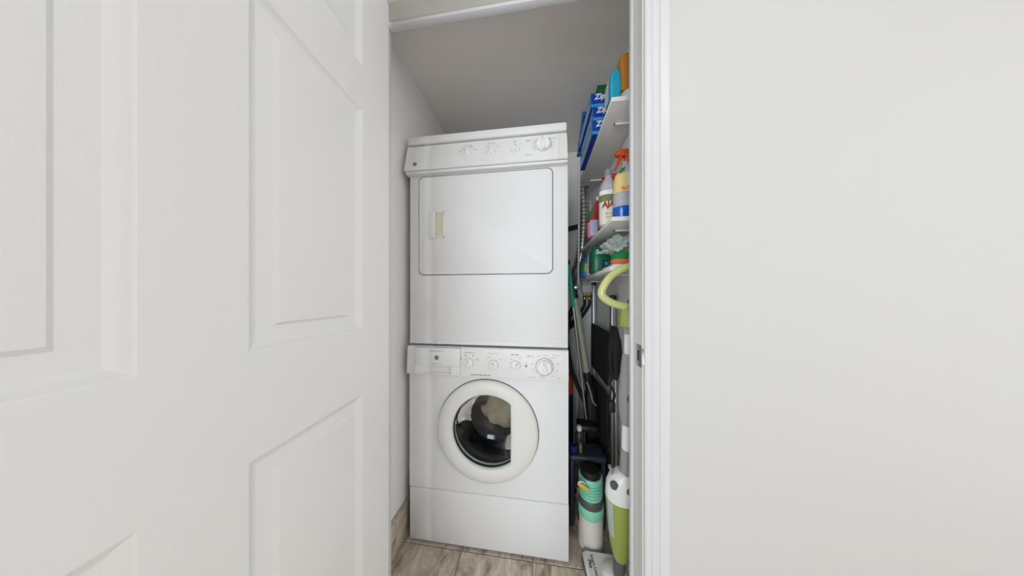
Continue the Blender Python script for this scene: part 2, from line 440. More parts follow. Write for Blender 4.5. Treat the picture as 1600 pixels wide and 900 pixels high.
for u0, u1 in US:
    for z0, z1 in ZS:
        bm = B()
        for side in (0, 1):
            prev = None
            for o_, d in pp:
                y = d if side == 0 else -DT - d
                ring = [bm.verts.new(q) for q in ((u0 + o_, y, z0 + o_), (u1 - o_, y, z0 + o_), (u1 - o_, y, z1 - o_), (u0 + o_, y, z1 - o_))]
                if prev:
                    for k in range(4): bm.faces.new((prev[k], prev[(k + 1) % 4], ring[(k + 1) % 4], ring[k]))
                prev = ring
            bm.faces.new(prev)
        me_ = obj('panel', bm, M_door_v, door, angle=20)
for z in (0.25, 1.05, 1.86):
    h = part('hinge', M_steel, door, tube, [(-0.004, -0.038, z - 0.045), (-0.004, -0.038, z + 0.045)], 0.006)
kn = part('door_knob', M_steel, door, lathe, [(0.032, 0), (0.032, 0.006), (0.012, 0.012), (0.012, 0.03), (0.026, 0.04), (0.029, 0.052), (0.022, 0.064), (0.004, 0.068)], (DW - 0.07, 0, 0.93), 'y', 28)
kn2 = part('door_knob', M_steel, door, lathe, [(0.032, 0), (0.032, -0.006), (0.012, -0.012), (0.012, -0.03), (0.026, -0.04), (0.029, -0.052), (0.022, -0.064), (0.004, -0.068)], (DW - 0.07, -DT, 0.93), 'y', 28)

# hall ceiling lamp
LX, LY = 0.75, -0.3
M_glow = mat('lamp_glow', (255, 250, 244), 0.4, emit=LAMP_STRENGTH)
cl = thing('ceiling_lamp', 'round flush ceiling lamp with a white glass dome in the hall', 'lamp', (LX, LY, HZ))
part('rim', M_steel, cl, lathe, [(0.20, 0), (0.20, -0.03), (0.185, -0.032)], (LX, LY, HZ), 'z', 48)
part('dome', M_glow, cl, lathe, [(0.183, -0.030), (0.175, -0.055), (0.14, -0.085), (0.08, -0.102), (0.01, -0.108)], (LX, LY, HZ), 'z', 48)

# ------------------------------------------------------------------ shelves on the right wall
SX = 0.26
shelves = {}
for nm, zb, y0, y1, lb in (('top', 1.813, 0.805, 1.40, 'highest white shelf on the right wall, under the blue cartons'),
                           ('mid', 1.382, 0.805, 1.39, 'middle white shelf holding the spray bottles'),
                           ('low', 1.204, 0.815, 1.40, 'lowest white shelf, above the lime handle')):
    t = thing('wall_shelf', lb, 'shelf', (SX, y0, zb), 'white shelves on the right closet wall')
    part('board', M_mel, t, box, SX, CR - 0.001, y0, y1, zb, zb + 0.016, 0.0015)
    for yb in (y0 + 0.10, y1 - 0.07):
        def br(bm, yb=yb, zb=zb):
            tube(bm, [(SX + 0.045, yb, zb - 0.006), (CR - 0.006, yb, zb - 0.006)], 0.0045, 10)
            box(bm, CR - 0.006, CR - 0.0005, yb - 0.008, yb + 0.008, zb - 0.03, zb - 0.001, 0.001)
        b_ = part('bracket', M_rod, t, br)
        part('dark_rod_end', M_dprint, b_, tube, [(SX + 0.041, yb, zb - 0.006), (SX + 0.0449, yb, zb - 0.006)], 0.004, 8)  # dark stub drawn for the black hole in the rod end
    shelves[nm] = zb + 0.016

# ------------------------------------------------------------------ appliances
XL, XR = -0.583, 0.121
YA = 0.9
def badge(parent, x, y, z, r):
    b_ = part('logo_badge', M_grey, parent, lathe, [(r, 0.0006), (r, -0.0006), (r * 0.9, -0.001)], (x, y, z), 'y', 28)
    b_['label'] = 'round grey monogram badge'
    def ringf(bm):
        tube(bm, [(x + r * 0.86 * math.cos(a), y - 0.0012, z + r * 0.86 * math.sin(a)) for a in [2 * PI * k / 32 for k in range(32)]], r * 0.09, 6, True)
    part('badge_ring', M_dprint, b_, ringf)
    part('badge_disc', M_dprint, b_, lathe, [(r * 0.74, -0.0009), (r * 0.74, -0.0014)], (x, y, z), 'y', 28)
    text('badge_letters', 'GE', r * 1.0, facing(x, y - 0.0016, z), M_white, b_, 0.0002, shear=0.3)
def prints(parent, lst, y, m=None, h=0.0022):
    """small unreadable printed lines on a control panel: (x, z, width[, height])"""
    for q in lst:
        x, z, w = q[:3]; hh = q[3] if len(q) > 3 else h
        yy = y(z) if callable(y) else y
        def f(bm):
            n = max(1, int(w / 0.0035)); 
            for k in range(n):
                if n > 4 and k % 5 == 4: continue
                a = x - w / 2 + w * k / n
                box(bm, a, a + w / n * 0.72, yy - 0.0004, yy + 0.0004, z - hh / 2, z + hh / 2)
        part('printed_mark', m or M_print, parent, f)
def dial(parent, name, x, y, z, r, ang, big=False, tilt=0.0):
    k = part(name, M_plast, parent, lathe, [(r, 0.002), (r, -0.004), (r * 0.93, -0.007), (r * 0.80, -0.008)] if not big else [(r * 1.02, 0.002), (r * 1.02, -0.003), (r * 0.96, -0.005), (r * 0.86, -0.005), (r * 0.84, -0.014), (r * 0.76, -0.018)], (x, y, z), 'y', 40)
    def grip(bm):
        yb = -0.008 if not big else -0.017
        pts = rrect(-r * 0.17, r * 0.17, -r * 0.78, r * 0.78, r * 0.16, 4)
        ca, sa = math.cos(ang), math.sin(ang)
        prism(bm, [(x + px * ca - pz * sa, z + px * sa + pz * ca) for px, pz in pts], y + yb - 0.009, y + yb + 0.002, 0.001)
    part('grip', M_plast if not big else M_white, k, grip)
    def mark(bm):
        yb = (-0.008 if not big else -0.017) - 0.0093
        ca, sa = math.cos(ang), math.sin(ang)
        prism(bm, [(x + px * ca - pz * sa, z + px * sa + pz * ca) for px, pz in ((-0.0009, r * 0.3), (0.0009, r * 0.3), (0.0009, r * 0.7), (-0.0009, r * 0.7))], y + yb, y + yb + 0.0004)
    part('pointer', M_dprint, k, mark)
    if not big:
        def ringf(bm): tube(bm, [(x + r * 1.0 * math.cos(a), y - 0.001, z + r * 1.0 * math.sin(a)) for a in [2 * PI * q / 40 for q in range(40)]], 0.0006, 6, True)
        part('dial_outline', M_print, k, ringf)  # thin grey ring added as recess shading round the small knobs
    if big:
        def ringf(bm): tube(bm, [(x + r * 1.0 * math.cos(a), y - 0.003, z + r * 1.0 * math.sin(a)) for a in [2 * PI * q / 48 for q in range(48)]], 0.0011, 6, True)
        part('dial_outline', M_dgrey, k, ringf)
    return k

# --- dryer (upper)
dz0 = 0.894
dry = thing('clothes_dryer', 'white front-loading dryer stacked on top of the washer', 'dryer', (-0.231, YA, dz0))
def cab(bm):
    box(bm, XL, XR, YA, 1.56, dz0 + 0.002, 1.668, 0.006, 3)
    box(bm, XL + 0.004, XR - 0.004, YA + 0.03, 1.56, 1.66, 1.80, 0.004)
part('cabinet', M_enamel, dry, cab)
def cap(bm):
    box(bm, XL - 0.006, XR - 0.006, YA - 0.006, 1.565, 1.795, 1.830, 0.007, 3)
part('top_cap', M_enamel, dry, cap)
def yp(z): return 0.872 + (z - 1.664) * (0.900 - 0.872) / (1.790 - 1.664)   # slanted fascia
def fascia(bm, x0, x1, z0=1.664, z1=1.790, lift=0.0):
    P = [(yp(z0) + 0.012, z0), (yp(z0) + 0.003, z0 + 0.001), (yp(z0), z0 + 0.005), (yp(z1) - 0.0, z1 - 0.003), (yp(z1) + 0.004, z1), (0.94, z1), (0.94, z0)]
    a = [bm.verts.new((x0, y - lift, z)) for y, z in P]; b = [bm.verts.new((x1, y - lift, z)) for y, z in P]
    n = len(P); bm.faces.new(a); bm.faces.new(b[::-1])
    for k in range(n): bm.faces.new((a[k], b[k], b[(k + 1) % n], a[(k + 1) % n]))
cp = part('control_panel', M_plast, dry, fascia, XL - 0.008, 0.081)
part('panel_end_cap', M_cream, dry, fascia, 0.0815, XR - 0.006)
part('panel_end_cap', M_plast, cp, fascia, XL - 0.0085, XL - 0.0001, 1.6635, 1.7905, 0.0006)
part('panel_lip', M_enamel, dry, box, XL - 0.006, XR - 0.004, 0.878, 0.94, 1.652, 1.6635, 0.003)
badge(dry, -0.543, yp(1.693) - 0.001, 1.693, 0.0085)
dial(dry, 'selector_knob', -0.308, yp(1.725), 1.723, 0.019, rad(35))
dial(dry, 'selector_knob', -0.204, yp(1.725), 1.724, 0.019, rad(25))
dial(dry, 'start_knob', -0.098, yp(1.728), 1.727, 0.018, rad(-5))
dial(dry, 'timer_knob', 0.017, yp(1.733), 1.733, 0.034, rad(8), True)
prints(dry, [(-0.302, 1.766, 0.032), (-0.325, 1.756, 0.014), (-0.288, 1.756, 0.022), (-0.340, 1.742, 0.012), (-0.270, 1.742, 0.013), (-0.20, 1.768, 0.036), (-0.222, 1.755, 0.010), (-0.172, 1.750, 0.010), (-0.10, 1.767, 0.014), (-0.076, 1.752, 0.005),
             (-0.041, 1.765, 0.026), (-0.043, 1.761, 0.020), (0.055, 1.766, 0.030), (-0.040, 1.690, 0.028, 0.008), (-0.25, 1.686, 0.082, 0.003)], lambda z: yp(z) - 0.0002)
for k in range(20):
    a = rad(-60 + k * 16)
    prints(dry, [(0.017 + 0.043 * math.cos(a), 1.733 + 0.043 * math.sin(a), 0.0045, 0.002)], lambda z: yp(z) - 0.0002)
# dryer door
part('door_gap_shade', M_gap, dry, prism, rrect(-0.5388, 0.0588, 1.2042, 1.6478, 0.024), YA - 0.0006, YA + 0.002)  # dark plate whose rim imitates the shaded gap round the dryer door
dd = part('dryer_door', M_enamel, dry, prism, rrect(-0.5355, 0.0555, 1.2075, 1.6445, 0.021), YA - 0.0022, YA - 0.0003, 0.0012)
def dh(bm):   # moulded pull: frame round an open pocket
    x0, x1, z0, z1 = -0.484, -0.414, 1.370, 1.487
    y = YA - 0.0022
    box(bm, x0, x0 + 0.026, y - 0.009, y + 0.001, z0, z1, 0.004, 3)
    box(bm, x0 + 0.024, x1, y - 0.005, y + 0.001, z1 - 0.007, z1, 0.002)
    box(bm, x0 + 0.024, x1, y - 0.005, y + 0.001, z0, z0 + 0.007, 0.002)
    box(bm, x1 - 0.008, x1, y - 0.005, y + 0.001, z0, z1, 0.002)
hn = part('pull_handle', M_cream, dd, dh); hn['label'] = 'cream moulded pull handle'
part('pull_pocket', mat('pocket_plastic', (214, 208, 192), 0.45), dd, box, -0.459, -0.421, YA - 0.0035, YA - 0.0015, 1.376, 1.481)
part('bottom_rail', M_enamel, dry, box, XL + 0.002, XR - 0.002, YA - 0.003, YA + 0.01, 0.897, 0.915, 0.0025)
part('screw', M_grey, dry, lathe, [(0.0028, 0), (0.0022, -0.001)], (-0.458, YA - 0.003, 0.907), 'y', 12)
# --- washer (lower)
was = thing('clothes_washer', 'white front-loading washer with a round porthole under the dryer', 'washer', (-0.231, YA, 0.0))
WC = (-0.222, 0.529); RO = 0.2205
def wcab(bm):
    z0, z1 = 0.250, 0.888
    n = 96; a_in = []; a_out = []
    ang = [2 * PI * k / n for k in range(n)]
    corners = [math.atan2(zz - WC[1], xx - WC[0]) % (2 * PI) for xx in (XL, XR) for zz in (z0, z1)]
    ang = sorted(set([round(a, 6) for a in ang] + [round(a, 6) for a in corners]))
    for a in ang:
        c, s = math.cos(a), math.sin(a)
        t = min((XR - WC[0]) / c if c > 1e-9 else 9, (XL - WC[0]) / c if c < -1e-9 else 9, (z1 - WC[1]) / s if s > 1e-9 else 9, (z0 - WC[1]) / s if s < -1e-9 else 9)
        a_in.append(bm.verts.new((WC[0] + 0.2 * c, YA, WC[1] + 0.2 * s))); a_out.append(bm.verts.new((WC[0] + t * c, YA, WC[1] + t * s)))
    m = len(ang)
    for k in range(m): bm.faces.new((a_in[k], a_out[k], a_out[(k + 1) % m], a_in[(k + 1) % m]))
    V = lambda x, y, z: bm.verts.new((x, y, z))
    for q in (((XL, YA, z0), (XL, 1.52, z0), (XL, 1.52, z1), (XL, YA, z1)), ((XR, YA, z0), (XR, 1.52, z0), (XR, 1.52, z1), (XR, YA, z1)),
              ((XL, YA, z1), (XR, YA, z1), (XR, 1.52, z1), (XL, 1.52, z1)), ((XL, 1.52, z0), (XR, 1.52, z0), (XR, 1.52, z1), (XL, 1.52, z1)), ((XL, YA, z0), (XR, YA, z0), (XR, 1.52, z0), (XL, 1.52, z0))):
        bm.faces.new([V(*p) for p in q])
    bmesh.ops.remove_doubles(bm, verts=bm.verts[:], dist=1e-5)
part('cabinet', M_enamel, was, wcab, angle=30)
part('base_body', M_gap, was, box, XL + 0.006, XR - 0.006, YA + 0.006, 1.51, 0.03, 0.2495)
part('kick_panel', M_enamel, was, box, XL + 0.001, XR + 0.002, YA - 0.001, YA + 0.02, 0.012, 0.2475, 0.0035, 2)
for fx in (XL + 0.05, XR - 0.05):
    for fy in (YA + 0.06, 1.45):
        part('levelling_foot', M_black, was, lathe, [(0.022, 0), (0.022, 0.01), (0.008, 0.014), (0.008, 0.032)], (fx, fy, 0.0), 'z', 16)
# fascia
YW = 0.884
def wf(bm, x0, x1):
    z0, z1 = 0.765, 0.8885
    P = [(YW + 0.004, z0), (YW - 0.004, z0 + 0.002), (YW - 0.006, z0 + 0.006), (YW + 0.000, z1 - 0.004), (YW + 0.004, z1), (YA + 0.002, z1), (YA + 0.002, z0)]
    a = [bm.verts.new((x0, y, z)) for y, z in P]; b = [bm.verts.new((x1, y, z)) for y, z in P]; n = len(P)
    bm.faces.new(a); bm.faces.new(b[::-1])
    for k in range(n): bm.faces.new((a[k], b[k], b[(k + 1) % n], a[(k + 1) % n]))
def yw(z): return YW - 0.006 + 0.006 * (z - 0.771) / (0.8845 - 0.771)
part('control_panel', M_plast, was, wf, -0.3345, XR - 0.002)
part('panel_end', M_plast, was, wf, XL + 0.001, -0.5485)
def drw(bm):
    x0, x1, z0, z1 = -0.547, -0.336, 0.768, 0.884; hx0, hx1, hz = -0.509, -0.378, 0.806
    y = YW - 0.004
    box(bm, x0, x1, y, y + 0.016, hz, z1, 0.0015); box(bm, x0, hx0, y, y + 0.016, z0, hz); box(bm, hx1, x1, y, y + 0.016, z0, hz)
    box(bm, hx0, hx1, y + 0.012, y + 0.016, z0, hz)
dr = part('detergent_drawer', M_plast, was, drw)
part('drawer_pocket', M_cream, dr, box, -0.5085, -0.3785, YW - 0.003, YW - 0.001, 0.768, 0.774, 0.0008)
badge(was, -0.443, YW - 0.0045, 0.8425, 0.0092)
dial(was, 'selector_knob', -0.298, yw(0.824), 0.824, 0.021, rad(2))
dial(was, 'selector_knob', -0.191, yw(0.820), 0.820, 0.021, rad(-2))
dial(was, 'selector_knob', -0.096, yw(0.822), 0.822, 0.020, rad(-32))
dial(was, 'timer_knob', 0.023, yw(0.822), 0.822, 0.035, rad(12), True)
part('indicator_light', M_grey, was, lathe, [(0.0055, 0.001), (0.0055, -0.001), (0.003, -0.0022)], (-0.052, yw(0.822), 0.822), 'y', 20)
prints(was, [(-0.443, 0.871, 0.062, 0.0028), (-0.443, 0.815, 0.045, 0.0016)], YW - 0.0042)
prints(was, [(-0.295, 0.868, 0.042, 0.003), (-0.312, 0.856, 0.008, 0.004), (-0.279, 0.856, 0.008, 0.004), (-0.332, 0.840, 0.007, 0.004), (-0.262, 0.839, 0.012, 0.004), (-0.192, 0.868, 0.042), (-0.209, 0.853, 0.009), (-0.160, 0.846, 0.009), (-0.22, 0.846, 0.004),
             (-0.098, 0.866, 0.036, 0.004), (-0.114, 0.849, 0.007), (-0.076, 0.853, 0.007), (-0.052, 0.834, 0.008), (-0.036, 0.864, 0.022), (-0.034, 0.859, 0.028), (0.030, 0.868, 0.02), (0.070, 0.868, 0.026), (0.0, 0.864, 0.012), (0.058, 0.858, 0.016),
             (-0.028, 0.832, 0.010), (-0.024, 0.806, 0.008), (0.078, 0.834, 0.012), (0.074, 0.808, 0.008), (0.055, 0.785, 0.008), (0.018, 0.779, 0.024), (-0.030, 0.777, 0.032), (0.080, 0.777, 0.014)], lambda z: yw(z) - 0.0002, h=0.002)
prints(was, [(-0.245, 0.776, 0.086, 0.003)], lambda z: yw(z) - 0.0002, M_dprint)
# porthole
part('porthole_seam', M_gap, was, lathe, [(RO + 0.0028, 0.0005), (RO + 0.0028, -0.0012), (RO - 0.01, -0.0012), (0.2, 0.0005)], (WC[0], YA, WC[1]), 'y', 96, cap0=False, cap1=False)  # dark ring put in for the shade of the groove round the porthole
GC = (-0.216, 0.533); RG = 0.1565; CH = 0.0985     # glass circle and where the flat side cuts it
def ringd(bm):
    n = 128; P = []
    for k in range(n):
        a = 2 * PI * k / n; c, s = math.cos(a), math.sin(a)
        ri = min(RG, CH / c) if c > 0 else RG
        oc = Vector((WC[0] + RO * c, WC[1] + RO * s)); ic = Vector((GC[0] + ri * c, GC[1] + ri * s))
        def L(t): return oc.lerp(ic, t)
        row = []
        for t, y in ((0.0, 0.899), (0.0, 0.893), (0.03, 0.886), (0.10, 0.8805), (0.5, 0.876), (0.9, 0.8765), (0.96, 0.879), (1.0, 0.885), (1.0, 0.915)):
            q = L(t); row.append(bm.verts.new((q.x, y, q.y)))
        P.append(row)
    for k in range(n):
        a, b = P[k], P[(k + 1) % n]
        for j in range(len(a) - 1): bm.faces.new((a[j], a[j + 1], b[j + 1], b[j]))
pd = part('porthole_door', M_cream, was, ringd, angle=45)
gl = part('glass_bowl', M_bowl, pd, lathe, [(RG + 0.006, -0.008), (RG - 0.002, -0.003), (0.148, 0.012), (0.126, 0.075), (0.112, 0.100), (0.08, 0.112), (0.03, 0.116), (0.002, 0.1165)], (GC[0], 0.903, GC[1]), 'y', 64, cap0=False)
gl['label'] = 'clear bowl-shaped glass'
part('glass_rim', mat('green_glass_rim', (26, 52, 48), 0.12), gl, lathe, [(RG + 0.004, -0.011), (RG - 0.003, -0.012), (RG - 0.005, -0.006), (RG - 0.001, 0.002)], (GC[0], 0.903, GC[1]), 'y', 64, cap0=False, cap1=False)
part('gasket', M_gasket, was, lathe, [(0.199, 0.0), (0.196, 0.012), (0.178, 0.018), (0.172, 0.04), (0.160, 0.045), (0.158, 0.06), (0.175, 0.075), (0.2, 0.078)], (GC[0], 0.905, GC[1]), 'y', 64, cap0=False, cap1=False)
drum = part('drum', M_drum, was, lathe, [(0.175, 0.08), (0.235, 0.085), (0.24, 0.10), (0.24, 0.40), (0.22, 0.42), (0.06, 0.42), (0.001, 0.41)], (GC[0], 0.905, GC[1]), 'y', 64, cap0=False, cap1=False)
def lump(bm, c, r, sc, amp, freq, seed, sub=4):
    bmesh.ops.create_icosphere(bm, subdivisions=sub, radius=1.0)
    for v in bm.verts:
        d = v.co.normalized(); o = Vector((seed * 3.1, seed * 1.7, seed))
        k = 1 + amp * noise.noise(d * freq + o) + amp * 0.5 * abs(noise.noise(d * freq * 2.3 + o)) 
        v.co = Vector(c) + Vector((d.x * sc[0], d.y * sc[1], d.z * sc[2])) * r * k
for nm, m, c, r, sc, sd, lb in (('garment', M_cloth, (-0.185, 1.105, 0.515), 0.096, (1.0, 0.5, 0.85), 1, 'crumpled beige garment behind the porthole glass'),
                            ('garment', M_clothb, (-0.26, 1.13, 0.365), 0.07, (1.3, 0.9, 0.7), 5, 'dark garment lying at the bottom of the washer drum'),
                            ('garment', mat('brown_cloth', (140, 116, 92), 0.95, var=0.3, vscale=16, bump=0.4, bscale=200), (-0.13, 1.22, 0.40), 0.055, (1.2, 0.8, 0.8), 9, 'brown garment low on the right inside the washer drum')):
    bm = B(); lump(bm, c, r, sc, 0.42, 1.9, sd); o = obj(nm, bm, m, angle=80); tag(o, lb, 'garment', 'washing inside the drum')

# ------------------------------------------------------------------ top shelf
z = shelves['top']
hz = 0.0655
for k, (dx, lb) in enumerate(((0.0, 'blue zip-bag carton at the bottom of the stack of three'), (0.004, 'blue zip-bag carton in the middle of the stack of three'), (-0.003, 'blue zip-bag carton on top of the stack of three'))):
    x0, x1, y0, y1 = 0.2365 + dx, 0.340 + dx, 0.985 + 0.006 * k, 1.26 + 0.006 * k; a = z + 0.0005 + k * hz; b = a + hz - 0.0005
    t = thing('bag_carton', lb, 'carton', ((x0 + x1) / 2, y0, a), 'stacked blue cartons on the top shelf')
    part('carton_body', M_ziploc, t, box, x0, x1, y0, y1, a, b, 0.001, 1)
    part('front_band', M_ziplight, t, box, x0 + 0.001, x1 - 0.001, y0 - 0.0006, y0 + 0.0004, a + 0.003, a + 0.016)
    part('side_print', M_zipside, t, box, x0 - 0.0006, x0 + 0.0004, y0 + 0.03, y1 - 0.01, a + 0.006, b - 0.014)
    part('side_band', M_ziplight, t, box, x0 - 0.0006, x0 + 0.0004, y0 + 0.001, y0 + 0.028, a + 0.003, b - 0.003)
    text('printed_name', 'Ziploc', 0.034, facing(x0 + 0.014, y0 - 0.001, b - 0.020, spin=rad(5)), M_wtext, t, shear=0.25, bold=0.0008, align='LEFT')
t = obj('sponge_box', (lambda bm: (box(bm, 0.262, 0.33, 1.0, 1.12, z + 3 * hz + 0.0015, z + 3 * hz + 0.038, 0.002), bm)[1])(B()), M_green)
tag(t, 'small dark green box lying on the blue carton stack', 'box')
# wipes pack
t = thing('wipes_pack', 'turquoise soft pack standing at the front of the top shelf', 'pack', (0.277, 0.82, z))
def wp(bm):
    loft(bm, [(z + 0.0005, 0.279, 0.848, 0.0185, 0.030), (z + 0.05, 0.279, 0.848, 0.0205, 0.033), (z + 0.095, 0.280, 0.849, 0.019, 0.032), (z + 0.110, 0.282, 0.851, 0.015, 0.029), (z + 0.120, 0.284, 0.853, 0.007, 0.026)], 40, 7)
part('pack_body', M_turq, t, wp, angle=50)
def wps(bm):
    vs = []
    for zz, xx in ((z + 0.004, 0.2578), (z + 0.05, 0.2575), (z + 0.09, 0.2598)):
        vs.append([bm.verts.new((xx - 0.0012, yy, zz)) for yy in (0.824, 0.848, 0.872)])
    for a, b in zip(vs, vs[1:]):
        for k in range(2): bm.faces.new((a[k], a[k + 1], b[k + 1], b[k]))
part('printed_side', M_pattern, t, wps)
part('seal_fin', M_turq, t, box, 0.2825, 0.2855, 0.832, 0.876, z + 0.116, z + 0.140, 0.001)
# white tub with an amber box on it
t = thing('white_tub', 'white lidded tub at the right end of the top shelf', 'tub', (0.338, 0.86, z))
part('tub_body', M_white, t, lathe, [(0.030, 0.0005), (0.033, 0.004), (0.036, 0.036)], (0.342, 0.862, z), 'z', 32)
part('lid', M_label, t, lathe, [(0.038, 0.036), (0.038, 0.044), (0.034, 0.047)], (0.342, 0.862, z), 'z', 32)
bm = B(); loft(bm, [(z + 0.0475, 0.341, 0.862, 0.037, 0.028), (z + 0.053, 0.341, 0.862, 0.040, 0.031), (z + 0.178, 0.341, 0.862, 0.040, 0.031), (z + 0.184, 0.341, 0.862, 0.037, 0.028)], 48, 12)
t = obj('sponge_block', bm, M_orangebox, angle=40); tag(t, 'amber block standing on the white tub on the top shelf', 'block')

# duster with blue head, standing behind the shelves
t = thing('duster', 'blue-headed duster on a thin white pole behind the shelves', 'duster', (0.236, 1.44, 0.0))
part('pole', M_rod, t, tube, [(0.252, 1.47, 0.0), (0.240, 1.30, 1.97)], 0.0055, 10)
def dhd(bm):
    a = [(0.222, 1.935), (0.250, 1.935), (0.279, 2.175), (0.252, 2.178)]
    prism(bm, a, 1.268, 1.30, 0.003)
hd = part('head', M_bluep, t, dhd)
part('head_print', M_navyp, hd, prism, [(0.2275, 1.942), (0.247, 1.942), (0.2485, 1.965), (0.2295, 1.965)], 1.2672, 1.2682)
part('head_print', M_label, hd, prism, [(0.2325, 1.972), (0.2475, 1.972), (0.249, 2.0), (0.236, 2.0)], 1.2672, 1.2682)
part('head_print', M_navyp, hd, prism, [(0.241, 2.01), (0.251, 2.01), (0.27, 2.15), (0.256, 2.15)], 1.2672, 1.2682)

# ------------------------------------------------------------------ middle shelf
z = shelves['mid']
def trigger(bm, x, y, z, s=1.0, dirx=-1):
    # neck collar, pistol head pointing left, lever
    lathe(bm, [(0.015 * s, 0), (0.015 * s, 0.018 * s), (0.011 * s, 0.022 * s), (0.011 * s, 0.03 * s)], (x, y, z), 'z', 20)
    P = [(0.030, 0.030), (0.032, 0.044), (0.018, 0.053), (-0.030, 0.053), (-0.044, 0.047), (-0.046, 0.036), (-0.040, 0.028), (-0.018, 0.028), (-0.012, 0.026), (0.012, 0.026)]
    prism(bm, [(x - dirx * a * s if dirx > 0 else x + a * s, z + b * s) for a, b in P], y - 0.009 * s, y + 0.009 * s, 0.002 * s)
    P = [(-0.018, 0.031), (-0.032, 0.031), (-0.037, 0.014), (-0.043, -0.006), (-0.050, -0.022), (-0.044, -0.022), (-0.032, -0.004), (-0.022, 0.012)]
    prism(bm, [(x + a * s, z + b * s) for a, b in P], y - 0.006 * s, y + 0.006 * s, 0.0015 * s)
# orange-trigger bottle
t = thing('spray_bottle', 'clear spray bottle with orange trigger, peach label and blue base', 'spray bottle', (0.316, 0.86, z), 'spray bottles on the middle shelf')
secs = [(0.0005, .040, .026), (0.006, .044, .029), (0.05, .045, .030), (0.09, .045, .030), (0.14, .044, .029), (0.165, .040, .027), (0.185, .030, .022), (0.20, .018, .017), (0.215, .0125, .0125), (0.222, .0125, .0125)]
bx_, by_ = 0.328, 0.858
part('bottle_body', M_pet, t, loft, [(z + a, bx_, by_, b, c) for a, b, c in secs], 36, 2.4, angle=60)
part('liquid', M_blueliq, t, loft, [(z + a, bx_, by_, b + 0.0006, c + 0.0006) for a, b, c in ((0.001, .040, .026), (0.006, .044, .029), (0.048, .0452, .0302), (0.0485, .02, .01))], 36, 2.4, angle=60)
part('label', M_yel, t, loft, [(z + a, bx_, by_, b + 0.001, c + 0.001) for a, b, c in ((0.100, .0450, .030), (0.14, .044, .029), (0.163, .0405, .0272), (0.172, .037, .0255))], 24, 2.4, rad(190), rad(330), angle=60)
part('label_white', M_label, t, loft, [(z + a, bx_, by_, b + 0.0016, c + 0.0016) for a, b, c in ((0.125, .0445, .0295), (0.15, .0425, .028), (0.170, .038, .026))], 16, 2.4, rad(262), rad(320), angle=60)
part('label_leaf', M_leaf, t, prism, [(0.295, z + 0.170), (0.302, z + 0.186), (0.318, z + 0.195), (0.315, z + 0.182), (0.305, z + 0.172)], 0.8325, 0.8345)
prints(t, [(0.316, z + 0.115, 0.03, 0.003), (0.316, z + 0.108, 0.024, 0.003)], 0.8265, M_orange)
bm = B(); trigger(bm, 0.336, by_, z + 0.218, 1.0); tg = obj('trigger_head', bm, M_orange, t)
# AJAX bottle
t = thing('cleaner_bottle', 'clear cleaner bottle with a red-lettered white label', 'bottle', (0.285, 0.93, z), 'bottles on the middle shelf')
cx, cy = 0.288, 0.935
part('bottle_body', M_pet, t, loft, [(z + a, cx, cy, b, c) for a, b, c in ((0.0005, .032, .026), (0.006, .036, .029), (0.12, .037, .029), (0.155, .036, .028), (0.18, .030, .024), (0.198, .016, .015), (0.21, .013, .013), (0.222, .013, .013))], 36, 2.6, angle=60)
part('label', M_label, t, loft, [(z + a, cx, cy, .0375, .0300) for a in (0.008, 0.10)], 24, 2.6, rad(195), rad(345), angle=60)
part('label_green', mat('olive_label', (120, 130, 84), 0.5), t, loft, [(z + a, cx, cy, .0380, .0305) for a in (0.100, 0.128)], 24, 2.6, rad(195), rad(345), angle=60)
part('label_top', M_wtext, t, loft, [(z + a, cx, cy, .0378, .0303) for a in (0.128, 0.146)], 24, 2.6, rad(195), rad(345), angle=60)
text('printed_name', 'AJAX', 0.031, facing(0.2545, cy - 0.0325, z + 0.083, spin=rad(6)), mat('rust_ink', (168, 66, 36), 0.5), t, bold=0.0012, shear=0.15, align='LEFT')
prints(t, [(0.285, z + 0.05, 0.034, 0.006), (0.285, z + 0.036, 0.028, 0.006)], cy - 0.0312, M_tag)
part('cap', mat('lilac_cap', (150, 140, 160), 0.35), t, lathe, [(0.0155, 0.215), (0.0155, 0.238), (0.013, 0.241)], (cx, cy, z), 'z', 24)
# third bottle
t = thing('spray_bottle', 'bottle with a rounded orange sprayer standing behind the red-lettered bottle', 'spray bottle', (0.335, 1.02, z), 'spray bottles on the middle shelf')
part('bottle_body', M_pet, t, loft, [(z + a, 0.328, 1.025, b, c) for a, b, c in ((0.0005, .030, .024), (0.006, .034, .027), (0.14, .034, .027), (0.19, .026, .022), (0.215, .013, .013), (0.232, .0125, .0125))], 32, 2.4, angle=60)
bm = B(); trigger(bm, 0.330, 1.025, z + 0.226, 0.9); obj('trigger_head', bm, M_orange, t)
